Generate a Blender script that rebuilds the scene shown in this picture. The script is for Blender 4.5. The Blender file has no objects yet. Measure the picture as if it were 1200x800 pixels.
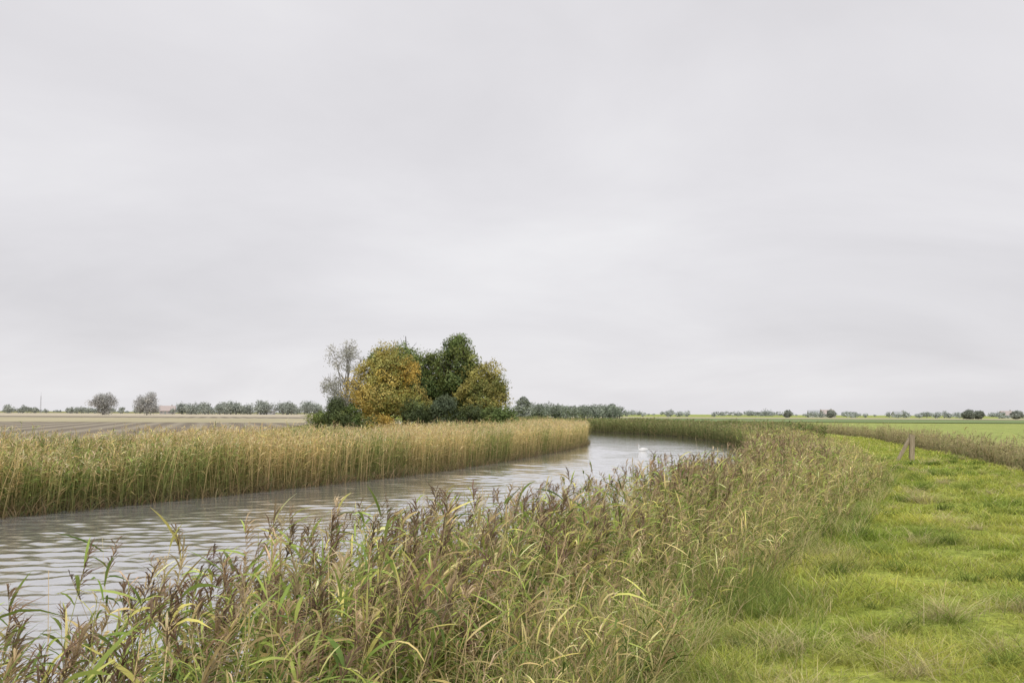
import bpy, math, numpy as np
from mathutils import Vector
rng=np.random.default_rng(7)
U=lambda a,b,n:rng.uniform(a,b,n)
scene=bpy.context.scene
scene.view_settings.view_transform='Standard';scene.view_settings.look='None';scene.view_settings.exposure=0;scene.view_settings.gamma=1
def link(o): scene.collection.objects.link(o); return o

# ---------------------------------------------------------------- curves / terrain
def smooth(pts,k=8):
    p=np.array(pts,float); out=[]
    q=np.vstack([2*p[0]-p[1],p,2*p[-1]-p[-2]])
    for i in range(1,len(q)-2):
        for t in np.arange(k)/k:
            a,b,c,d=q[i-1],q[i],q[i+1],q[i+2]
            out.append(0.5*((2*b)+(-a+c)*t+(2*a-5*b+4*c-d)*t*t+(-a+3*b-3*c+d)*t**3))
    out.append(p[-1]); return np.array(out)
LB=smooth([(-48,-40),(-34,-15),(-25,5),(-18.6,20),(-14.6,28.5),(-11.7,34),(-7.4,43.2),(-4.0,51.5),(0,66),(3.7,81),(6.6,96),(7.4,106),(6.6,116),(3,129),(-5,147),(-14,172),(-26,215),(-50,320),(-90,500)],4)
RB=smooth([(-26,-40),(-11,-15),(-6.0,-4),(-3.5,2),(-2.55,5),(-1.85,7.2),(-0.8,9.8),(0.7,13),(3.6,20),(6.6,27),(9,36),(11.6,46),(14.8,60),(18,73),(20.5,87),(22.5,105),(22.5,130),(18.5,152),(11,172),(2,192),(-8,225),(-32,325),(-70,500)],4)
POLY=np.vstack([LB,RB[::-1]])
def pdist(x,y,C):
    d=np.full(x.shape,1e9)
    for i in range(len(C)-1):
        ax,ay=C[i]; bx,by=C[i+1]; vx,vy=bx-ax,by-ay
        t=np.clip(((x-ax)*vx+(y-ay)*vy)/(vx*vx+vy*vy),0,1)
        d=np.minimum(d,(x-ax-t*vx)**2+(y-ay-t*vy)**2)
    return np.sqrt(d)
def inside(x,y):
    c=np.zeros(x.shape,bool); n=len(POLY)
    for i in range(n):
        x1,y1=POLY[i]; x2,y2=POLY[(i+1)%n]
        if y1==y2: continue
        m=((y1>y)!=(y2>y))&(x<(x2-x1)*(y-y1)/(y2-y1)+x1); c^=m
    return c
def sst(a,b,v):
    t=np.clip((v-a)/(b-a),0,1); return t*t*(3-2*t)
def pn(x,y,f=1.0,s=0.0):
    return (np.sin(x*f*1.7+s)+np.sin(y*f*1.3+s*2.1+1)+np.sin((x+y)*f*.9+s*.7)+np.sin((x-y*1.4)*f*2.3+s))/4
def terr(x,y):
    x=np.asarray(x,float);y=np.asarray(y,float)
    dl=pdist(x,y,LB);dr=pdist(x,y,RB);ins=inside(x,y)
    s=np.minimum(dl,dr); left=dl<dr
    zl=1.1*sst(-1.2,5,s)-0.09+0.05
    zr=1.42*sst(-1.0,3.6,s)-0.13+.03
    zr=zr-0.75*sst(7.6,8.7,s)*(1-sst(9.3,10.4,s))-0.35*sst(9.5,14,s)
    z=np.where(left,zl,zr)+0.03*pn(x,y,1.3)*sst(1,4,s)*(s<60)
    z=np.where(ins,-0.12-np.minimum(1.2,s*.35),z)
    return z,np.where(ins,-s,s),left
def Z(x,y): return terr(x,y)[0]

# ---------------------------------------------------------------- materials
def newmat(name):
    m=bpy.data.materials.new(name); m.use_nodes=True; n=m.node_tree.nodes; n.clear(); return m,n,m.node_tree.links
def vegmat(name,trans=.3,gloss=.04,noise=0.0):
    m,n,l=newmat(name)
    a=n.new('ShaderNodeAttribute');a.attribute_name='Col'
    d=n.new('ShaderNodeBsdfDiffuse');t=n.new('ShaderNodeBsdfTranslucent');g=n.new('ShaderNodeBsdfGlossy');g.inputs['Roughness'].default_value=.45
    g.inputs['Color'].default_value=(.8,.8,.75,1)
    x=n.new('ShaderNodeMixShader');x.inputs[0].default_value=trans
    x2=n.new('ShaderNodeMixShader');x2.inputs[0].default_value=gloss
    o=n.new('ShaderNodeOutputMaterial')
    l.new(a.outputs['Color'],d.inputs[0]);l.new(a.outputs['Color'],t.inputs[0])
    l.new(d.outputs[0],x.inputs[1]);l.new(t.outputs[0],x.inputs[2])
    l.new(x.outputs[0],x2.inputs[1]);l.new(g.outputs[0],x2.inputs[2]);l.new(x2.outputs[0],o.inputs[0])
    return m
M_veg=vegmat('foliage_material',.34,.01)
M_tree=vegmat('tree_leaf_material',.25,.015)
M_far=vegmat('distant_foliage_material',.1,0)
def ramp(n,stops):
    r=n.new('ShaderNodeValToRGB');e=r.color_ramp.elements
    while len(e)<len(stops): e.new(.5)
    for k,(p,c) in enumerate(stops): e[k].position=p;e[k].color=(*c,1)
    return r
def noisemat(name,stops,scale,rough=.9,bump=.3,bscale=20,stretch=(1,1,1),rot=0,dist=.05):
    m,n,l=newmat(name)
    tc=n.new('ShaderNodeTexCoord');mp=n.new('ShaderNodeMapping');mp.inputs['Scale'].default_value=stretch;mp.inputs['Rotation'].default_value=(0,0,rot)
    no=n.new('ShaderNodeTexNoise');no.inputs['Scale'].default_value=scale;no.inputs['Detail'].default_value=8;no.inputs['Roughness'].default_value=.65
    r=ramp(n,stops);p=n.new('ShaderNodeBsdfPrincipled');p.inputs['Roughness'].default_value=rough;p.inputs['Specular IOR Level'].default_value=.15
    o=n.new('ShaderNodeOutputMaterial');n2=n.new('ShaderNodeTexNoise');n2.inputs['Scale'].default_value=bscale
    b=n.new('ShaderNodeBump');b.inputs['Strength'].default_value=bump;b.inputs['Distance'].default_value=dist
    l.new(tc.outputs['Object'],mp.inputs[0]);l.new(mp.outputs[0],no.inputs['Vector']);l.new(no.outputs['Fac'],r.inputs[0]);l.new(r.outputs[0],p.inputs['Base Color'])
    l.new(mp.outputs[0],n2.inputs['Vector']);l.new(n2.outputs['Fac'],b.inputs['Height']);l.new(b.outputs[0],p.inputs['Normal']);l.new(p.outputs[0],o.inputs[0])
    return m

# ---------------------------------------------------------------- mesh helpers
def mesh_np(name,V,F,mat,C=None,smooth_=False,nv=4):
    me=bpy.data.meshes.new(name);me.vertices.add(len(V));me.vertices.foreach_set('co',np.ascontiguousarray(V,np.float32).ravel())
    me.loops.add(F.size);me.loops.foreach_set('vertex_index',np.ascontiguousarray(F,np.int32).ravel())
    me.polygons.add(len(F));me.polygons.foreach_set('loop_start',np.arange(len(F),dtype=np.int32)*nv)
    if smooth_: me.polygons.foreach_set('use_smooth',np.ones(len(F),bool))
    me.update(calc_edges=True)
    if C is not None:
        a=me.color_attributes.new('Col','FLOAT_COLOR','POINT')
        c=np.ones((len(V),4),np.float32);c[:,:3]=C;a.data.foreach_set('color',c.ravel())
    me.materials.append(mat);o=bpy.data.objects.new(name,me);return link(o)
class Veg:
    def __init__(s): s.V=[];s.F=[];s.C=[];s.n=0
    def add(s,V,F,C): s.V.append(V.reshape(-1,3));s.F.append(F.reshape(-1,4)+s.n);s.C.append(C.reshape(-1,3));s.n+=V.size//3
    def build(s,name,mat): return mesh_np(name,np.vstack(s.V),np.vstack(s.F),mat,np.clip(np.vstack(s.C),0.004,.9))
def ribbons(vg,P,D,L,W,B,c0,c1,nseg,prof,side=None):
    N=len(P);t=np.linspace(0,1,nseg+1)
    pts=P[:,None]+D[:,None]*(L[:,None]*t)[...,None]+B[:,None]*(t**2)[None,:,None]
    if side is None:
        az=U(0,6.283,N);side=np.stack([np.cos(az),np.sin(az),0*az],1)
    w=W[:,None]*prof(t)[None]
    off=side[:,None]*w[...,None]*.5
    V=np.stack([pts-off,pts+off],2)
    k=np.arange(N)[:,None]*(nseg+1)*2+np.arange(nseg)[None]*2
    F=np.stack([k,k+1,k+3,k+2],-1)
    C=c0[:,None]*(1-t)[None,:,None]+c1[:,None]*t[None,:,None]
    C=np.repeat(C[:,:,None],2,2)
    vg.add(V,F,C)
p_grass=lambda t:np.maximum(1-t**1.6,.06)
p_leaf=lambda t:np.maximum(np.sin(np.pi*(t*.86+.12))**.8*(1-t*.2),.05)
p_stem=lambda t:1-.5*t
def unit(v): return v/np.linalg.norm(v,axis=-1,keepdims=True)
def jit(c,n,a=.18,h=.06):
    c=np.asarray(c,float)
    if c.ndim==1: c=np.tile(c,(n,1))
    return c*(1+U(-a,a,(n,1)))*(1+U(-h,h,(n,3)))
def pick(pal,n,w=None):
    pal=np.array(pal);return pal[rng.choice(len(pal),n,p=w)]

def reeds(vg,x,y,z,H,nl=6,seg=3,sw=.01,lw=.028,ll=.45,npl=8,pl=.22,plw=.02,stemc=None,leafc=None,plc=None,wind=(.35,.1),plprob=.7,lean=.12,droop=.45,lo=.2,low=None,lowt=.55):
    N=len(x);P=np.stack([x,y,z],1);up=np.array([0,0,1.])
    ln=rng.normal(0,lean,(N,2))+np.array(wind)*lean
    D=unit(np.stack([ln[:,0],ln[:,1],np.ones(N)],1))
    B=np.stack([ln[:,0]*H*.5+wind[0]*.10*H,ln[:,1]*H*.5+wind[1]*.10*H,-.03*H],1)
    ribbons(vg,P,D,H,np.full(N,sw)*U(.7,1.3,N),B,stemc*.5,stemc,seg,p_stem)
    for k in range(nl):
        t=np.clip(lo+(.97-lo)*(k+U(0,1,N))/nl,0,1)
        p=P+D*(H*t)[:,None]+B*(t**2)[:,None]
        az=U(0,6.283,N);el=U(.5,1.35,N)
        h=np.stack([np.cos(az)+wind[0],np.sin(az)+wind[1],0*az],1);h=unit(h)
        d=h*np.cos(el)[:,None]+up*np.sin(el)[:,None]
        L=ll*U(.5,1.35,N)*(1.1-.5*t)
        b=up*(-droop*L*U(.2,1.7,N))[:,None]+h*(L*.25)[:,None]
        sd=unit(np.cross(d,up)+rng.normal(0,.35,(N,3)))
        c=leafc
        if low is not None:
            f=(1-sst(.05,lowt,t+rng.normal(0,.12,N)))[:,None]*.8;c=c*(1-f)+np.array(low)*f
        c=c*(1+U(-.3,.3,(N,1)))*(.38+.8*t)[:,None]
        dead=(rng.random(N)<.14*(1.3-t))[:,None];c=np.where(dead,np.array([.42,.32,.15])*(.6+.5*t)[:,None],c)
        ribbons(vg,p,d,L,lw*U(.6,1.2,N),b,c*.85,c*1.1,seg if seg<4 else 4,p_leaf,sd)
    m=rng.random(N)<plprob
    if npl and m.any():
        idx=np.where(m)[0];n=len(idx);ps=U(.6,1.15,n)
        waz=U(0,6.283,n);wx=wind[0]*.8+.35*np.cos(waz);wy=wind[1]*.8+.35*np.sin(waz)
        for k in range(npl):
            t=1-(pl*.75/H[idx])*(k/max(1,npl-1))
            p=P[idx]+D[idx]*(H[idx]*t)[:,None]+B[idx]*(t**2)[:,None]
            az=U(0,6.283,n);h=np.stack([np.cos(az)*.5+wx,np.sin(az)*.5+wy,0*az],1)
            d=unit(h+up*U(.8,1.7,n)[:,None]);L=pl*ps*U(.3,.65,n)
            b=h*(L*.45)[:,None]-up*(L*U(.2,.8,n))[:,None]
            c=plc[idx]*(1+U(-.3,.3,(n,1)))
            ribbons(vg,p,d,L,plw*U(.6,1.3,n),b,c,c*1.15,2,p_leaf)
def grass(vg,x,y,z,L,W,c,seg=2,spread=.5,droop=.35):
    N=len(x);az=U(0,6.283,N);tl=U(.05,spread,N)
    h=np.stack([np.cos(az),np.sin(az),0*az],1);d=unit(h*tl[:,None]+np.array([0,0,1.]))
    b=h*(L*droop*U(.2,1.2,N))[:,None];b[:,2]-=L*droop*U(.1,.9,N)
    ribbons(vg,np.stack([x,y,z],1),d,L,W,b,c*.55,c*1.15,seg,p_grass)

# ---------------------------------------------------------------- ground sheet
geo=lambda a,b,n:np.geomspace(a,b,n)
def gridF(nx,ny):
    i=(np.arange(ny-1)[:,None]*nx+np.arange(nx-1)[None]).ravel()
    return np.stack([i,i+1,i+1+nx,i+nx],1)
xs=np.concatenate([-geo(61,4500,45)[::-1],np.arange(-60,60.1,.5),geo(61,4500,45)])
ys=np.concatenate([-geo(21,300,12)[::-1],np.arange(-20,110,.5),np.arange(110,240,1.5),geo(241,6000,50)])
X,Y=np.meshgrid(xs,ys);x=X.ravel();y=Y.ravel()
z,s,left=terr(x,y)
V=np.stack([x,y,z],1);F=gridF(len(xs),len(ys))
mud=np.array([.07,.06,.04]);bankc=np.array([.14,.14,.06]);lawn=np.array([.25,.29,.065]);mead=np.array([.30,.345,.115]);lf=np.array([.24,.24,.11])
C=np.where(left[:,None],lf,lawn+(mead-lawn)*sst(8,14,s)[:,None])
k=sst(2.2,3.1,s)[:,None];C=np.where(left[:,None],C,bankc*(1-k)+C*k)
k=(sst(7.4,8.2,s)*(1-sst(9.6,10.4,s)))[:,None];C=np.where(left[:,None],C,C*(1-k)+bankc*k)
k=sst(0,1.2,s)[:,None];C=mud*(1-k)+C*k
m,n,l=newmat('ground_material')
a=n.new('ShaderNodeAttribute');a.attribute_name='Col';tc=n.new('ShaderNodeTexCoord')
n1=n.new('ShaderNodeTexNoise');n1.inputs['Scale'].default_value=.6;n1.inputs['Detail'].default_value=9;n1.inputs['Roughness'].default_value=.7
n3=n.new('ShaderNodeTexNoise');n3.inputs['Scale'].default_value=14;n3.inputs['Detail'].default_value=6
r1=ramp(n,[(.3,(.62,.68,.55)),(.5,(1,1,1)),(.72,(1.35,1.2,1.15))]);r2=ramp(n,[(.3,(.6,.6,.6)),(.7,(1.35,1.35,1.2))])
mm=n.new('ShaderNodeMix');mm.data_type='RGBA';mm.blend_type='MULTIPLY';mm.inputs[0].default_value=1
mn=n.new('ShaderNodeMix');mn.data_type='RGBA';mn.blend_type='MULTIPLY';mn.inputs[0].default_value=1
p=n.new('ShaderNodeBsdfPrincipled');p.inputs['Roughness'].default_value=1;p.inputs['Specular IOR Level'].default_value=.05
b=n.new('ShaderNodeBump');b.inputs['Strength'].default_value=.6;b.inputs['Distance'].default_value=.04;o=n.new('ShaderNodeOutputMaterial')
l.new(tc.outputs['Object'],n1.inputs['Vector']);l.new(tc.outputs['Object'],n3.inputs['Vector'])
l.new(n1.outputs['Fac'],r1.inputs[0]);l.new(n3.outputs['Fac'],r2.inputs[0])
l.new(a.outputs['Color'],mm.inputs[6]);l.new(r1.outputs[0],mm.inputs[7]);l.new(mm.outputs[2],mn.inputs[6]);l.new(r2.outputs[0],mn.inputs[7])
l.new(mn.outputs[2],p.inputs['Base Color']);l.new(n3.outputs['Fac'],b.inputs['Height']);l.new(b.outputs[0],p.inputs['Normal']);l.new(p.outputs[0],o.inputs[0])
mesh_np('ground',V,F,m,C,True)

def sheet(name,pts,z,mat):
    me=bpy.data.meshes.new(name);me.from_pydata([(a,b,z) for a,b in pts],[],[list(range(len(pts)))]);me.materials.append(mat)
    return link(bpy.data.objects.new(name,me))
m,n,l=newmat('ploughed_field_material')
tc=n.new('ShaderNodeTexCoord');mp=n.new('ShaderNodeMapping');mp.inputs['Rotation'].default_value=(0,0,-.29)
w=n.new('ShaderNodeTexWave');w.bands_direction='X';w.inputs['Scale'].default_value=.09;w.inputs['Distortion'].default_value=.8;w.inputs['Detail'].default_value=3
no=n.new('ShaderNodeTexNoise');no.inputs['Scale'].default_value=.05;no.inputs['Detail'].default_value=9;no.inputs['Roughness'].default_value=.75
r=ramp(n,[(.15,(.16,.135,.105)),(.5,(.225,.195,.15)),(.85,(.35,.31,.235))])
mx=n.new('ShaderNodeMix');mx.data_type='FLOAT';mx.inputs[0].default_value=.6
p=n.new('ShaderNodeBsdfPrincipled');p.inputs['Roughness'].default_value=1;p.inputs['Specular IOR Level'].default_value=.05;o=n.new('ShaderNodeOutputMaterial')
l.new(tc.outputs['Object'],mp.inputs[0]);l.new(mp.outputs[0],w.inputs['Vector']);l.new(tc.outputs['Object'],no.inputs['Vector'])
l.new(w.outputs['Fac'],mx.inputs[2]);l.new(no.outputs['Fac'],mx.inputs[3]);l.new(mx.outputs[0],r.inputs[0]);l.new(r.outputs[0],p.inputs['Base Color']);l.new(p.outputs[0],o.inputs[0])
sheet('ploughed_field',[(-500,45),(-26,45),(-25,100),(-32,160),(-75,380),(-500,380)],1.12,m)
sheet('stubble_field',[(-900,380),(-75,380),(-100,470),(-150,900),(-900,900)],1.13,noisemat('stubble_material',[(.3,(.40,.35,.25)),(.7,(.50,.44,.33))],.02,stretch=(1,.3,1)))
sheet('stubble_strip_field',[(-140,172),(-36,172),(-58,290),(-250,290)],1.14,noisemat('straw_material',[(.3,(.30,.27,.16)),(.7,(.45,.40,.26))],.05,stretch=(1,.2,1),rot=-.29))
sheet('crop_field',[(40,260),(700,230),(900,420),(30,420)],1.12,noisemat('crop_material',[(.3,(.15,.20,.08)),(.7,(.20,.26,.10))],.03))
sheet('dry_field',[(20,440),(900,440),(1200,640),(0,640)],1.12,noisemat('dry_field_material',[(.3,(.34,.32,.19)),(.7,(.44,.40,.25))],.02))

# ---------------------------------------------------------------- water: real wavelets
m,n,l=newmat('river_water_material')
tc=n.new('ShaderNodeTexCoord');mp=n.new('ShaderNodeMapping');mp.inputs['Scale'].default_value=(1,1.8,1)
n1=n.new('ShaderNodeTexNoise');n1.inputs['Scale'].default_value=10;n1.inputs['Detail'].default_value=3
b=n.new('ShaderNodeBump');b.inputs['Strength'].default_value=.6;b.inputs['Distance'].default_value=.005
df=n.new('ShaderNodeBsdfDiffuse');df.inputs[0].default_value=(.27,.268,.262,1)
gl=n.new('ShaderNodeBsdfGlossy');gl.inputs[0].default_value=(.98,.98,.985,1);gl.inputs['Roughness'].default_value=.04
fr=n.new('ShaderNodeFresnel');fr.inputs['IOR'].default_value=1.33
ma=n.new('ShaderNodeMath');ma.operation='MULTIPLY_ADD';ma.inputs[1].default_value=.62;ma.inputs[2].default_value=.44;ma.use_clamp=True
xx=n.new('ShaderNodeMixShader');o=n.new('ShaderNodeOutputMaterial')
l.new(tc.outputs['Object'],mp.inputs[0]);l.new(mp.outputs[0],n1.inputs['Vector']);l.new(n1.outputs['Fac'],b.inputs['Height'])
for q in (df,gl,fr): l.new(b.outputs[0],q.inputs['Normal'])
l.new(fr.outputs[0],ma.inputs[0]);l.new(ma.outputs[0],xx.inputs[0]);l.new(df.outputs[0],xx.inputs[1]);l.new(gl.outputs[0],xx.inputs[2]);l.new(xx.outputs[0],o.inputs[0])
wx=np.concatenate([np.linspace(-120,-31,30),np.arange(-30,24,.085),np.linspace(24.5,40,8)])
wy=[3.0]
while wy[-1]<150: wy.append(wy[-1]+max(.05,wy[-1]*.0036))
wy=np.concatenate([np.linspace(-40,2.5,20),np.array(wy),np.linspace(152,520,60)])
X,Y=np.meshgrid(wx,wy);x=X.ravel();y=Y.ravel();zz=np.zeros(len(x));r2_=np.random.default_rng(3)
sp_=np.maximum(.085,np.maximum(.05,y*.0036))
w1=[np.sin(x*.31*f+y*.17*f+i*1.7) for i,f in enumerate((1,1.9))];w2=[np.sin(y*.41*f-x*.23*f+2*i) for i,f in enumerate((1,1.7))]
for i in range(44):
    lam=.25*(5.0)**r2_.random();k_=2*np.pi/lam;th=math.pi/2+.35+r2_.normal(0,.55);slope=.020*(lam/.6)**-.1
    amp=slope/k_*np.clip((lam/sp_-2.2)/2,0,1)
    zz+=amp*np.sin(k_*(x*math.cos(th)+y*math.sin(th))+r2_.uniform(0,6.28)+1.1*w1[i%2]+.9*w2[(i//2)%2])
gust=np.clip(.8+.5*pn(x,y,.16,1)+.3*pn(x,y,.45,3),.25,1.5)
zz*=gust*((x>-30)&(x<24)&(y>2.6)&(y<151))
mesh_np('river_water',np.stack([x,y,zz],1),gridF(len(wx),len(wy)),m,None,True)

# ---------------------------------------------------------------- vegetation placement along banks
def along(C,y0,y1,n,s0,s1,sgn,bias=1.0,power=1.0):
    c=C[(C[:,1]>=y0)&(C[:,1]<=y1)]
    seg=np.diff(c,axis=0);ln=np.hypot(seg[:,0],seg[:,1])
    mid=(c[:-1,1]+c[1:,1])/2
    wt=ln*np.maximum(mid,6)**(-bias) if bias else ln
    k=rng.choice(len(seg),n,p=wt/wt.sum());t=U(0,1,n)
    p=c[k]+seg[k]*t[:,None];nr=np.stack([seg[k,1],-seg[k,0]],1)/ln[k][:,None]*sgn
    s=s0+(s1-s0)*U(0,1,n)**power;q=p+nr*s[:,None]
    return q[:,0],q[:,1],s

# left reed bed
vg=Veg();N=28000
x,y,s=along(LB,2,118,N,-.5,4.6,-1,bias=.55)
z,sd,lf_=terr(x,y);ok=sd>-.9-.5*pn(x,y,.9,1);x,y,s,z=x[ok],y[ok],s[ok],z[ok];N=len(x)
z=np.maximum(z,-.1)
pat=np.exp(-((x+12.9)**2+(y-31.0)**2)/7)
g=np.clip(sst(.1,.6,pn(x,y,.35,2)+.15)+pat*1.5,0,1)
H=(2.03+.17*pn(x,y,.6)+.08*pn(x,y,1.9,3)+rng.normal(0,.17,N)-z*.85)*(1-.28*pat)
straw=pick([(.80,.62,.27),(.72,.56,.22),(.86,.70,.36),(.54,.45,.17)],N);grn=pick([(.24,.31,.08),(.36,.41,.12),(.14,.21,.06)],N)
mixg=(rng.random(N)<(.18+.55*g))[:,None]
lc=np.where(mixg,grn,straw);sc=jit(np.where(mixg,(.36,.38,.13),(.74,.58,.28)),N)
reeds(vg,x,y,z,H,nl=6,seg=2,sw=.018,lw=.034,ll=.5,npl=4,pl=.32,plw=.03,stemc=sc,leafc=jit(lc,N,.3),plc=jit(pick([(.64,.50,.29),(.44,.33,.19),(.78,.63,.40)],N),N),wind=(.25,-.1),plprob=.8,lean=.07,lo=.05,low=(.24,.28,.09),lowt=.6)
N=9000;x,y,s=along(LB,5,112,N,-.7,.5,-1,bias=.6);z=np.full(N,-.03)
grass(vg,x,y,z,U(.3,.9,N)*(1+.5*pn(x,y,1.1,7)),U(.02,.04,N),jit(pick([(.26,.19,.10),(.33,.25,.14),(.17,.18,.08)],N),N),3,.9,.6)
vg.build('reed_bed',M_veg)

# near right bank reeds
vg=Veg()
PAL=[(.26,.34,.08),(.37,.44,.11),(.14,.20,.05),(.56,.52,.16),(.76,.62,.28)]
PLC=[(.19,.13,.085),(.28,.20,.125),(.45,.34,.20),(.60,.48,.30)]
def rr(y0,y1,N,s0,s1,nl,seg,sw,lw,ll,npl,top,pp,wind,bias=1.0,lo=.2,plw=.02,pl=.26,w=(.31,.25,.22,.13,.09),sway=.12,fall=.1,straw=.3,rn=.15,plp=(.42,.32,.18,.08)):
    x,y,s=along(RB,y0,y1,N,s0,s1,1,bias=bias)
    dd=np.hypot(x,y);keep=(dd>3.4)&((dd>5.5)|(rng.random(N)<.65))
    keep&=rng.random(N)<np.clip(.8+.8*pn(x,y,1.1,2),.3,1)
    x,y,s=x[keep],y[keep],s[keep];z,sd,_=terr(x,y);N=len(x);z=np.maximum(z,-.15)
    H=np.clip(top+.2*pn(x,y,.8,4)+.10*pn(x,y,2.3,1)-.12*(1-sst(4,8,y))+rng.normal(0,rn,N)-z-fall*np.maximum(s-.8,0),.35,2.4)
    lc=pick(PAL,N,list(w));sc=jit(pick([(.38,.40,.12),(.78,.64,.34),(.44,.34,.18)],N,[.75-straw,straw,.25]),N)
    reeds(vg,x,y,z,H,nl=nl,seg=seg,sw=sw,lw=lw,ll=ll,npl=npl,pl=pl,plw=plw,stemc=sc,leafc=jit(lc,N,.3),plc=jit(pick(PLC,N,list(plp)),N,.2),wind=wind,plprob=pp,lean=sway,lo=lo,low=(.14,.20,.05),lowt=.7)
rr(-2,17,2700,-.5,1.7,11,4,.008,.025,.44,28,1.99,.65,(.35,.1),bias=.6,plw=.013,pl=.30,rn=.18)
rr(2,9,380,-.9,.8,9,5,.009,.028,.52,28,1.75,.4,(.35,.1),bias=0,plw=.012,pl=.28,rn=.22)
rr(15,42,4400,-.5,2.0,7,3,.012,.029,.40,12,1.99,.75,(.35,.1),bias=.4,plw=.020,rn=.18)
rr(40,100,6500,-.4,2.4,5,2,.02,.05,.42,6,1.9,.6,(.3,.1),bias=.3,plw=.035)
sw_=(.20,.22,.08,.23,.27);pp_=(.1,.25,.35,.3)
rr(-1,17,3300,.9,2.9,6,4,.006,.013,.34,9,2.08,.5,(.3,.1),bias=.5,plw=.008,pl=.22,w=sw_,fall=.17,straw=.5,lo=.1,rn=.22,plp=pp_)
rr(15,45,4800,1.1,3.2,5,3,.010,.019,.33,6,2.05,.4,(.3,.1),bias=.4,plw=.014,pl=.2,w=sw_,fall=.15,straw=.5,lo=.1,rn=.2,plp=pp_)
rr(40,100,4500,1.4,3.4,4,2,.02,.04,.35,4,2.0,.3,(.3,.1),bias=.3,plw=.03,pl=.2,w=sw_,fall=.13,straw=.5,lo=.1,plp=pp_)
vg.build('reed_bed',M_veg)
vg=Veg();N=11000;x,y,s=along(RB,68,235,N,-.5,4.5,1,bias=.3);z,sd,_=terr(x,y);z=np.maximum(z,-.1)
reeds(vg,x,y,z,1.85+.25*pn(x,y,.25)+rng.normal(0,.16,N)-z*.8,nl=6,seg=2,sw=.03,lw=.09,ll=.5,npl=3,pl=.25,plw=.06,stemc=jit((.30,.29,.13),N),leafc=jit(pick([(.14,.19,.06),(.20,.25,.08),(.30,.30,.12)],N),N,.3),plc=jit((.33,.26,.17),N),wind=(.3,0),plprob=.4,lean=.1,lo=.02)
vg.build('reed_bed',M_veg)
vg=Veg();N=8000;x,y,s=along(RB,18,130,N,8.0,9.8,1,bias=.5);z,sd,_=terr(x,y)
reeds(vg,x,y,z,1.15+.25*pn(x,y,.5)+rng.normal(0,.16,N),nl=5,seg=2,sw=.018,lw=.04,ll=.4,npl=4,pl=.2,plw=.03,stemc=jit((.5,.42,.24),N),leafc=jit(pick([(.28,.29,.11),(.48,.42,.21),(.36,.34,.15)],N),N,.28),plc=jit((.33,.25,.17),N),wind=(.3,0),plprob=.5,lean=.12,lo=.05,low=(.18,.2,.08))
vg.build('ditch_reeds',M_veg)

# bank grass
vg=Veg()
for (y0,y1,N,s0,s1,L0,L1,W0,W1,sg) in [(-2,16,30000,.9,3.0,.3,.85,.004,.009,4),(-1,16,24000,1.9,3.7,.15,.5,.003,.007,4),(14,45,36000,.9,3.5,.35,.8,.008,.015,3),(40,95,20000,.9,3.7,.35,.8,.02,.035,2)]:
    x,y,s=along(RB,y0,y1,N,s0,s1,1,bias=.6);kp=(x**2+y**2)>2.4**2
    kp&=(rng.random(len(x))<np.clip(.7+1.2*pn(x,y,2.7,9),.15,1))|(s<2.2)
    x,y,s=x[kp],y[kp],s[kp];N=len(x);z=Z(x,y)
    g=np.clip(.45+.9*pn(x,y,1.1,1)+.08*(s-2),0,1);st=(rng.random(N)<g*.7)[:,None]
    c=np.where(st,pick([(.66,.56,.28),(.78,.65,.36),(.54,.49,.20)],N),pick([(.28,.37,.085),(.36,.43,.12),(.16,.23,.055),(.46,.48,.14)],N))
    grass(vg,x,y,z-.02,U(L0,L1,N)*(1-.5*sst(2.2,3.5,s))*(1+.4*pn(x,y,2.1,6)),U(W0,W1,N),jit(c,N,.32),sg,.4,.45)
vg.build('bank_grass',M_veg)

# mown grass track
vg=Veg()
for (x0,x1,y0,y1,den,W,L) in [(-1.5,6.5,3.2,9,2500,.006,.10),(.5,12,9,16,1200,.010,.11),(3,24,16,30,400,.016,.12),(8,48,30,75,85,.035,.13)]:
    N=int((x1-x0)*(y1-y0)*den);x=U(x0,x1,N);y=U(y0,y1,N)
    kp=(x<y*.62+1.5);x,y=x[kp],y[kp];z,sd,lf_=terr(x,y);kp=(~lf_)&(sd>2.6+.3*pn(x,y,1.5,3))&((sd<8.3)|(y<18));x,y,z,sd=x[kp],y[kp],z[kp],sd[kp];N=len(x)
    g=pn(x,y,.9,3)+.7*pn(x,y,3.1,5)+.6*pn(x,y,7,1);yl=np.clip(.55+.6*g,0,1)[:,None]
    c=np.array([.26,.345,.055])*(1-yl)+np.array([.55,.55,.12])*yl
    worn=(np.exp(-((sd-4.7)/.35)**2)+np.exp(-((sd-6.3)/.35)**2))*np.clip(.6+.5*pn(x,y,.7,2),0,1)
    c=c*(1-.25*worn[:,None])+np.array([.52,.48,.17])*.25*worn[:,None]
    c=np.where((rng.random(N)<.10)[:,None],(.62,.55,.27),c)
    tuft=np.clip(pn(x,y,2.3,8)+.9*pn(x,y,5.1,2)+.5*pn(x,y,11,4),-.7,1.3)
    c=c*(1+.22*tuft)[:,None]
    grass(vg,x,y,z-.01,L*U(.5,1.3,N)*(1+1.0*tuft)*(1-.45*np.clip(worn,0,1)),W*U(.6,1.4,N),jit(c,N,.3),2,.9,.6)
T=380;tx,ty,ts=along(RB,2,42,T,2.6,7.8,1,bias=.5,power=2.0)
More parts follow.
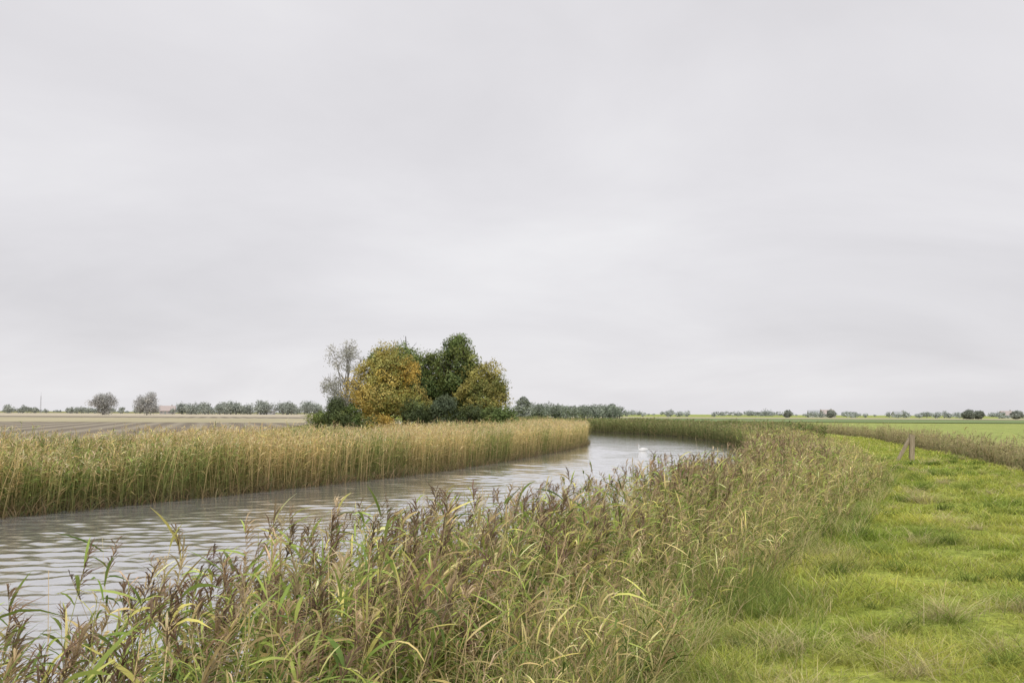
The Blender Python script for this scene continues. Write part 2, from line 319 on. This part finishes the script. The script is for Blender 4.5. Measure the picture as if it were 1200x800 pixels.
for i in range(T):
    big=rng.uniform(.5,1.5);n_=int(120*big);r_=np.abs(rng.normal(0,.10*big,n_));a_=U(0,6.28,n_);x=tx[i]+r_*np.cos(a_)*1.3;y=ty[i]+r_*np.sin(a_);z=Z(x,y)
    c=np.array([(.50,.50,.16),(.33,.40,.09),(.18,.25,.055),(.66,.58,.30),(.23,.31,.065)][rng.integers(5)])
    grass(vg,x,y,z-.01,U(.10,.30,n_)*big,U(.004,.008,n_)*max(1,ty[i]/12),jit(c,n_,.3),3,1.1,.8)
vg.build('grass_track',M_veg)

# ---------------------------------------------------------------- trees
def tube(vg,p0,p1,r0,r1,c,k=6,bend=0):
    p0=np.array(p0,float);p1=np.array(p1,float);ns=4
    ax=unit(p1-p0);a=unit(np.cross(ax,[.3,.9,.1]));b=np.cross(ax,a);th=np.arange(k)/k*2*np.pi
    off=rng.normal(0,bend,(ns+1,3));off[0]=0;off[-1]=0
    t=np.linspace(0,1,ns+1);cen=p0+(p1-p0)*t[:,None]+off;r=r0+(r1-r0)*t
    V=cen[:,None]+(a*np.cos(th)[:,None]+b*np.sin(th)[:,None])[None]*r[:,None,None]
    F=[]
    for i in range(ns):
        for j in range(k): F.append((i*k+j,i*k+(j+1)%k,(i+1)*k+(j+1)%k,(i+1)*k+j))
    vg.add(V,np.array(F),np.tile(np.array(c,float),((ns+1)*k,1)))
def leaves(vg,P,Nrm,size,c):
    N=len(P);a=unit(np.cross(Nrm,rng.normal(0,1,(N,3))));b=np.cross(Nrm,a)
    s1=size*U(.6,1.3,N)[:,None];s2=size*U(.4,.9,N)[:,None]
    V=np.stack([P-a*s1*.5,P-b*s2*.45,P+a*s1*.5,P+b*s2*.5],1)
    vg.add(V,np.arange(N*4).reshape(N,4),np.repeat(c[:,None],4,1))
def crown(vg,cx,cy,z0,z1,w,nlobe,nleaf,size,pal,lobes=None,dense=1.0,trunk=None,shape=1.0,lr=(.16,.3)):
    hc=z1-z0;cz=(z0+z1)/2;ls=[]
    while len(ls)<nlobe:
        d=unit(rng.normal(0,1,3));rr_=rng.uniform(.35,1.06)**.6
        R=rng.uniform(*lr)*w
        fx=max(w/2-R*.8,.1);fz=max(hc/2-R*.7,.1)
        zz=d[2]*rr_;taper=1-.35*shape*max(zz,0)
        ls.append((cx+d[0]*fx*rr_*taper,cy+d[1]*fx*rr_*taper,cz+zz*fz-.04*hc,R))
    tot=sum(l[3]**2 for l in ls)
    for (lx,ly,lz,R) in ls:
        if trunk is not None:
            tz=z0+(lz-z0)*.45 if lz>z0 else z0
            tube(vg,(cx,cy,min(tz,trunk[1])),(lx,ly,lz),trunk[0]*.35,.03,trunk[2],4,R*.12)
            for _ in range(5):
                e=np.array([lx,ly,lz])+unit(rng.normal(0,1,3)+np.array([0,0,.4]))*R*1.05
                tube(vg,(lx,ly,lz),e,.035,.012,trunk[2],3,R*.06)
        n_=int(nleaf*R*R/tot*dense);d=unit(rng.normal(0,1,(n_,3)));rad=R*U(.25,1,n_)**.5*(1+.28*np.sin(d[:,0]*7+lx)*np.sin(d[:,2]*6+ly)+rng.normal(0,.08,n_))
        P=np.array([lx,ly,lz])+d*rad[:,None]*np.array([1,1,.82])
        sub=np.round(P/.8+rng.normal(0,.15,(n_,3)));hsh=np.sin(sub@np.array([12.9,78.2,37.7]))*43758.5;hsh=hsh-np.floor(hsh)
        kp=hsh>.22;P=P[kp];d=d[kp];hsh=hsh[kp];n_=len(P)
        base=np.array(pal[rng.integers(len(pal))])*rng.uniform(.75,1.2)
        c=base*(.65+.65*hsh)[:,None]*(1+U(-.2,.2,(n_,1)))
        nr=unit(d+rng.normal(0,.7,(n_,3))+np.array([0,0,.3]))
        leaves(vg,P,nr,size,c)
GZ=1.05
def tree(name,x,y,h,w,base,nl,nleaf,size,pal,bark=(.09,.075,.06),tr=.28,shape=1.0,dense=1.0,lr=(.16,.3),mat=None):
    vg=Veg();tube(vg,(x,y,GZ-.15),(x+.2,y,GZ+h*.55),tr,tr*.55,bark,8,.08);tube(vg,(x+.2,y,GZ+h*.55),(x,y,GZ+h*.9),tr*.55,.04,bark,6,.12)
    crown(vg,x,y,GZ+base,GZ+h,w,nl,nleaf,size,pal,trunk=(tr,GZ+h*.8,bark),shape=shape,dense=dense,lr=lr)
    return vg.build(name,mat or M_tree)
green=[(.15,.20,.065),(.19,.235,.075),(.12,.17,.06),(.23,.26,.08)]
orange=[(.53,.41,.11),(.45,.38,.11),(.57,.46,.15),(.34,.34,.10),(.52,.36,.09),(.40,.38,.12)]
olive=[(.35,.32,.10),(.40,.35,.11),(.25,.27,.085)]
grey=[(.42,.42,.36),(.48,.47,.41),(.34,.35,.28)]
tree('willow_tree',-20.6,124,11.9,7.8,1.0,38,12500,.17,grey,bark=(.42,.40,.37),tr=.2,shape=.5,lr=(.10,.2))
tree('ash_tree',-13.5,126,12.9,11.0,1.0,46,36000,.26,green,tr=.35,lr=(.09,.24))
tree('ash_tree',-17.4,128,11.2,6.8,1.2,22,12000,.28,green,tr=.25,lr=(.12,.28))
tree('maple_tree',-14.8,117,10.6,10.2,-.4,56,42000,.23,orange,tr=.3,shape=.75,lr=(.08,.24))
tree('alder_tree',-6.9,122,12.2,7.2,.2,46,26000,.25,green+[(.24,.25,.08)],tr=.26,shape=.5,lr=(.09,.25))
tree('alder_tree',-9.9,125,10.4,6.8,.2,28,16000,.27,green,tr=.22,shape=.8,lr=(.12,.28))
tree('field_maple_tree',-3.0,118,9.0,6.9,-.4,40,24000,.22,olive,tr=.22,shape=.8,lr=(.09,.25))
tree('alder_tree',-5.0,121,9.9,5.4,.2,24,13000,.27,green+olive,tr=.2,shape=.8,lr=(.12,.28))
def shrub(x,y,h,w,pal,n=5000,size=.2):
    vg=Veg()
    for k in range(5):
        a=rng.uniform(0,6.28);tube(vg,(x,y,GZ-.1),(x+math.cos(a)*w*.25,y+math.sin(a)*w*.25,GZ+h*.6),.06,.02,(.08,.07,.05),5,.05)
    crown(vg,x,y,GZ-.2,GZ+h,w,18,n,size,pal,shape=.5,lr=(.14,.3));return vg.build('shrub',M_tree)
dk=[(.085,.11,.05),(.11,.14,.06),(.14,.17,.065)];bl=[(.11,.14,.085),(.14,.17,.10)]
shrub(-20.3,115,4.4,4.2,dk,8000);shrub(-18.4,114,3.6,3.2,dk+green);shrub(-11.0,113,4.0,4.6,dk,9000);shrub(-7.6,112,4.5,4.0,bl,9000);shrub(-9.6,114,3.8,3.6,dk+olive)
shrub(-.7,111,2.9,4.2,[(.16,.22,.075),(.21,.27,.09)],8000);shrub(-4.7,113,3.4,4.6,dk,8000);shrub(-14.8,112,1.8,5,dk+orange,6000);shrub(-2.4,112,3.0,3.8,dk+green,7000);shrub(-22.4,116,2.6,3.2,dk+green)

# distant trees: aerial haze is painted into the pale leaf and trunk colours
def mass(name,items,pal,size,base=None,seed=0):
    vg=Veg()
    for (x,y,h,w) in items:
        tube(vg,(x,y,.6),(x,y,1+h*.5),w*.04,w*.02,(.25,.24,.23),5,.05)
        crown(vg,x,y,1+h*(.12 if base is None else base),1+h,w,9,int(420*min(4,(w*h/40))*(0.8/size)),size,pal,shape=.6,lr=(.2,.34))
    return vg.build(name,M_far)
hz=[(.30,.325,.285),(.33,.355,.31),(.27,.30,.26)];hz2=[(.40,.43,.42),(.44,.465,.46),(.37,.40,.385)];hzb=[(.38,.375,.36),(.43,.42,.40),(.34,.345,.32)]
def far_tree(px,d,h,w,pal):
    vg=Veg();x=px*d;tube(vg,(x,d,.6),(x,d,1+h*.6),.35,.15,(.28,.27,.25),6,.1)
    crown(vg,x,d,1+h*.0,1+h,w,40,11000,.5,pal,trunk=(.3,1+h*.6,(.32,.3,.28)),shape=.3,lr=(.12,.2));return vg.build('distant_tree',M_far)
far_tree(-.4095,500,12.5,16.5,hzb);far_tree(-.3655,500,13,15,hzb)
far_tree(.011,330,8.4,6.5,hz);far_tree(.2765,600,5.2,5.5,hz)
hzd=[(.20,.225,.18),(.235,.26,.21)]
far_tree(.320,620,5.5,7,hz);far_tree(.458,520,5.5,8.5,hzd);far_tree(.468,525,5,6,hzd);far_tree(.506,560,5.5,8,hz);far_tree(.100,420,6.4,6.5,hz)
it=[]
for r0,r1,d,h0,h1,n_ in [(-.31,-.19,750,7,12,44),(-.56,-.43,800,4,8,22),(-.35,-.29,690,5,10,16),(-.46,-.36,820,4,7,18)]:
    for k in range(n_): 
        dd=d+rng.uniform(-40,40);h=rng.uniform(h0,h1);it.append((rng.uniform(r0,r1)*dd,dd,h,h*rng.uniform(.7,1.4)))
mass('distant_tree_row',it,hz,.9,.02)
it=[]
for k in range(56):
    dd=420+rng.uniform(-20,20);h=rng.uniform(5.0,7.8);it.append((rng.uniform(.008,.108)*dd,dd,h,h*rng.uniform(.8,1.4)))
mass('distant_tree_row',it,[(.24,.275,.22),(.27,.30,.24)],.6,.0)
it=[]
for k in range(230):
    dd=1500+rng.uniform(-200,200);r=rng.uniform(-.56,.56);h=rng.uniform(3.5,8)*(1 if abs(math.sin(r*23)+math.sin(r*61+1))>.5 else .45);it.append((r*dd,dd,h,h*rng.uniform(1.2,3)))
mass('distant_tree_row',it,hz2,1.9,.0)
it=[]
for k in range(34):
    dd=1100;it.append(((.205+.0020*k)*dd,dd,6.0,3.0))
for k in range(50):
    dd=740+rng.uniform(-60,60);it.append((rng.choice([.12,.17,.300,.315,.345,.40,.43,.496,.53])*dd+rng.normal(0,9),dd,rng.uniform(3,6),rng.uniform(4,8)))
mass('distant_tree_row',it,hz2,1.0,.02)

# ---------------------------------------------------------------- farmhouses
def pmat(name,c,rough=.8):
    return noisemat(name,[(.3,tuple(v*.85 for v in c)),(.7,c)],3,rough,.1,12)
wallm=pmat('brick_wall',(.42,.39,.37));whitem=pmat('white_plaster',(.50,.50,.51));roofr=pmat('clay_tile_roof',(.45,.385,.36));roofg=pmat('slate_roof',(.40,.41,.43));glass=pmat('window_glass',(.24,.25,.26),.3);doorm=pmat('door_paint',(.28,.31,.30))  # house colours paled and greyed to carry the distance haze
def boxm(name,par,c,s,mat):
    me=bpy.data.meshes.new(name);v=[(c[0]+i*s[0]/2,c[1]+j*s[1]/2,c[2]+k*s[2]/2) for i in(-1,1) for j in(-1,1) for k in(-1,1)]
    me.from_pydata(v,[],[(0,1,3,2),(4,6,7,5),(0,4,5,1),(2,3,7,6),(0,2,6,4),(1,5,7,3)]);me.materials.append(mat);o=link(bpy.data.objects.new(name,me));o.parent=par;return o
def house(px,d,L,Wd,hw,hr,wm,rm,rot=0):
    e=link(bpy.data.objects.new('farmhouse',None));e.location=(px*d,d,.95);e.rotation_euler=(0,0,rot)
    me=bpy.data.meshes.new('walls');a,b=L/2,Wd/2
    v=[(-a,-b,0),(a,-b,0),(a,b,0),(-a,b,0),(-a,-b,hw),(a,-b,hw),(a,b,hw),(-a,b,hw),(-a,0,hw+hr),(a,0,hw+hr)]
    me.from_pydata(v,[],[(0,1,5,4),(2,3,7,6),(1,2,6,9,5),(3,0,4,8,7)]);me.materials.append(wm);o=link(bpy.data.objects.new('walls',me));o.parent=e
    me=bpy.data.meshes.new('roof');q=.5;t=.25;k=hr/b
    v=[(-a-q,-b-q,hw-q*k+.05),(a+q,-b-q,hw-q*k+.05),(a+q,0,hw+hr+.05),(-a-q,0,hw+hr+.05),(a+q,b+q,hw-q*k+.05),(-a-q,b+q,hw-q*k+.05)];v+=[(x_,y_,z_+t) for x_,y_,z_ in v]
    me.from_pydata(v,[],[(0,3,2,1),(3,5,4,2),(6,7,8,9),(9,8,10,11),(0,1,7,6),(4,5,11,10),(1,2,8,7),(2,4,10,8),(0,6,9,3),(3,9,11,5)]);me.materials.append(rm);o=link(bpy.data.objects.new('roof',me));o.parent=e
    for i in range(4):
        if i==1: boxm('door',e,(-a+L*(i+.5)/4,-b-.02,1.1),(1,.1,2.2),doorm)
        else: boxm('window_%d'%i,e,(-a+L*(i+.5)/4,-b-.02,1.6),(1.3,.1,1.2),glass)
    boxm('chimney',e,(a*.6,0,hw+hr+.5),(.7,.7,1.3),wallm)
house(.3165,760,10,7,2.6,3.0,wallm,roofr,.2);house(.305,800,12,7,2.6,2.8,whitem,roofg,-.1);house(-.345,700,10,8,2.6,3.2,wallm,roofr,.3);house(-.245,735,10,8,2.8,3.0,whitem,roofg,0)
house(.388,1000,12,8,2.6,3.0,whitem,roofg,.2);house(.496,800,10,7,2.6,3,whitem,roofr,.1)
vg=Veg();mx_=-.472*800
for sx,sy in [(-.5,-.3),(.5,-.3),(0,.5)]: tube(vg,(mx_+sx,800+sy,.8),(mx_+sx*.3,800+sy*.3,15),.12,.08,(.36,.36,.37),5,0)
for k in range(11):
    h0=1+k*1.25;f=1-.7*h0/15;g_=1-.7*(h0+1.25)/15
    tube(vg,(mx_-.5*f,799.7,h0),(mx_+.5*g_,799.7,h0+1.25),.05,.05,(.36,.36,.37),4,0)
tube(vg,(mx_,800,15),(mx_,800,18),.08,.04,(.36,.36,.37),5,0)
vg.build('radio_mast',M_far)  # pale grey of the mast includes painted-in haze

# ---------------------------------------------------------------- weathered timber post with brace
wood=noisemat('weathered_wood',[(.3,(.22,.17,.12)),(.7,(.48,.40,.29))],6,.9,.6,30,stretch=(6,6,.6),dist=.01)
def plank(par,name,p0,p1,w,t,seed):
    p0=Vector(p0);p1=Vector(p1);ax=(p1-p0).normalized();a=ax.cross(Vector((0,1,0))).normalized();b=ax.cross(a)
    r=np.random.default_rng(seed);vs=[];fs=[];ns=6
    for i in range(ns+1):
        c=p0.lerp(p1,i/ns)
        for sa,sb in [(-1,-.8),(-.8,-1),(.8,-1),(1,-.8),(1,.8),(.8,1),(-.8,1),(-1,.8)]:
            q=c+a*(sa*w/2*(1+r.uniform(-.05,.05)))+b*(sb*t/2*(1+r.uniform(-.08,.08)))
            if i==ns: q=q+ax*(sa*w*.15)
            vs.append(q)
    for i in range(ns):
        for j in range(8): fs.append((i*8+j,i*8+(j+1)%8,(i+1)*8+(j+1)%8,(i+1)*8+j))
    fs.append(tuple(range(7,-1,-1)));fs.append(tuple(ns*8+j for j in range(8)))
    me=bpy.data.meshes.new(name);me.from_pydata(vs,[],fs);me.materials.append(wood);o=link(bpy.data.objects.new(name,me));o.parent=par
e=link(bpy.data.objects.new('fence_post',None));pz=float(Z(np.array([14.6]),np.array([37.]))[0]);e.location=(14.6,37,pz)
plank(e,'upright',(.18,0,-.3),(.22,0,.95),.17,.16,1);plank(e,'brace',(-.36,.05,-.1),(.15,.05,.80),.11,.10,2)

# ---------------------------------------------------------------- swan
wh=pmat('white_feathers',(.82,.82,.80));bk=pmat('beak_orange',(.6,.2,.03));blk=pmat('black_skin',(.02,.02,.02))
def loft(par,name,secs,mat,k=12):
    vs=[];fs=[]
    for (x_,z_,ry,rz) in secs:
        for j in range(k):
            a=j/k*2*math.pi;vs.append((x_,ry*math.cos(a),z_+rz*math.sin(a)))
    for i in range(len(secs)-1):
        for j in range(k): fs.append((i*k+j,i*k+(j+1)%k,(i+1)*k+(j+1)%k,(i+1)*k+j))
    fs.append(tuple(range(k)));fs.append(tuple((len(secs)-1)*k+j for j in range(k)))
    me=bpy.data.meshes.new(name);me.from_pydata(vs,[],fs);me.polygons.foreach_set('use_smooth',[True]*len(fs));me.materials.append(mat);o=link(bpy.data.objects.new(name,me));o.parent=par;return o
def skinned(par,name,pts,mat):
    me=bpy.data.meshes.new(name);me.from_pydata([p_[:3] for p_ in pts],[(i,i+1) for i in range(len(pts)-1)],[]);o=link(bpy.data.objects.new(name,me));o.parent=par
    m_=o.modifiers.new('s','SKIN')
    for v_,p_ in zip(me.skin_vertices[0].data,pts): v_.radius=(p_[3],p_[3])
    me.skin_vertices[0].data[0].use_root=True
    o.modifiers.new('ss','SUBSURF').levels=2;me.materials.append(mat)
e=link(bpy.data.objects.new('swan',None));e.location=(10.6,81,.02);e.rotation_euler=(0,0,math.pi*.95);e.scale=(.62,)*3
loft(e,'body',[(-.72,.26,.02,.015),(-.6,.2,.12,.06),(-.4,.14,.22,.15),(-.1,.12,.28,.22),(.2,.1,.26,.22),(.4,.1,.18,.17),(.5,.12,.06,.07)],wh)
for sg in(-1,1):
    o=loft(e,'wing',[(-.66,.24,.01,.02),(-.4,.2,.05,.1),(0,.18,.07,.16),(.3,.15,.04,.1),(.36,.14,.01,.03)],wh);o.location=(0,sg*.22,.06)
skinned(e,'neck',[(.36,0,.12,.09),(.5,0,.28,.065),(.48,0,.45,.05),(.42,0,.6,.045),(.46,0,.74,.045),(.56,0,.78,.06),(.64,0,.74,.035)],wh)
loft(e,'beak',[(.64,.74,.035,.03),(.72,.715,.025,.018),(.78,.70,.012,.008)],bk);loft(e,'face_knob',[(.62,.77,.02,.015),(.66,.765,.022,.015)],blk)

# ---------------------------------------------------------------- world, sun, camera
w=bpy.data.worlds.new("World");scene.world=w;w.use_nodes=True;n=w.node_tree.nodes;l=w.node_tree.links;n.clear()
EL=math.radians(42);RO=math.radians(172)
sk=n.new('ShaderNodeTexSky');sk.sky_type='NISHITA';sk.sun_disc=False;sk.sun_elevation=EL;sk.sun_rotation=RO
b1=n.new('ShaderNodeBackground');b1.inputs[1].default_value=.1;l.new(sk.outputs[0],b1.inputs[0])
tc=n.new('ShaderNodeTexCoord');sp=n.new('ShaderNodeSeparateXYZ');l.new(tc.outputs['Generated'],sp.inputs[0])
ab=n.new('ShaderNodeMath');ab.operation='ABSOLUTE';l.new(sp.outputs[2],ab.inputs[0])
ad=n.new('ShaderNodeMath');ad.operation='ADD';ad.inputs[1].default_value=.30;l.new(ab.outputs[0],ad.inputs[0])
dx=n.new('ShaderNodeMath');dx.operation='DIVIDE';l.new(sp.outputs[0],dx.inputs[0]);l.new(ad.outputs[0],dx.inputs[1])
dy=n.new('ShaderNodeMath');dy.operation='DIVIDE';l.new(sp.outputs[1],dy.inputs[0]);l.new(ad.outputs[0],dy.inputs[1])
cb=n.new('ShaderNodeCombineXYZ');l.new(dx.outputs[0],cb.inputs[0]);l.new(dy.outputs[0],cb.inputs[1])
mp=n.new('ShaderNodeMapping');mp.inputs['Rotation'].default_value=(0,0,.35);mp.inputs['Scale'].default_value=(.7,1.0,1);mp.inputs['Location'].default_value=(1.3,2.2,0);l.new(cb.outputs[0],mp.inputs[0])
no=n.new('ShaderNodeTexNoise');no.inputs['Scale'].default_value=1.35;no.inputs['Detail'].default_value=6;no.inputs['Roughness'].default_value=.52;no.inputs['Distortion'].default_value=.4;l.new(mp.outputs[0],no.inputs['Vector'])
r=ramp(n,[(.28,(.70,.685,.71)),(.5,(.79,.775,.80)),(.72,(.89,.88,.895))]);l.new(no.outputs['Fac'],r.inputs[0])
mr=n.new('ShaderNodeMapRange');mr.interpolation_type='SMOOTHSTEP';mr.inputs['From Min'].default_value=.42;mr.inputs['From Max'].default_value=.95;mr.inputs['To Min'].default_value=1.0;mr.inputs['To Max'].default_value=1.9;l.new(sp.outputs[2],mr.inputs['Value'])  # extra sky gain towards zenith, above the view, added to brighten the ground
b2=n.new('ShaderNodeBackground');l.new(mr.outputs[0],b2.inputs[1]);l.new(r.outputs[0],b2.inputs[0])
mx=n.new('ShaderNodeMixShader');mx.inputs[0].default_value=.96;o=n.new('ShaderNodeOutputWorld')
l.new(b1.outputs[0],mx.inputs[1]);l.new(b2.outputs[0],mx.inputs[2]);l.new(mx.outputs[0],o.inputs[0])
sl=bpy.data.lights.new('sun','SUN');sl.energy=1.5;sl.angle=math.radians(20);sl.color=(1,.95,.88);so=link(bpy.data.objects.new('sun',sl))
az=RO; d=Vector((math.sin(az)*math.cos(EL),math.cos(az)*math.cos(EL),math.sin(EL)))
so.rotation_euler=(-d).to_track_quat('-Z','Y').to_euler();so.location=(0,0,50)
cd=bpy.data.cameras.new('camera');cd.lens=35;cd.sensor_width=36;cd.clip_end=12000;cd.clip_start=.05
co=link(bpy.data.objects.new('camera',cd));co.location=(0,0,3.0)
from mathutils import Matrix
pitch=math.atan(84/1167);roll=math.radians(.29)
R=Matrix.Rotation(math.pi/2+pitch,4,'X')@Matrix.Rotation(roll,4,'Z')
co.matrix_world=Matrix.Translation((0,0,3.0))@R
scene.camera=co
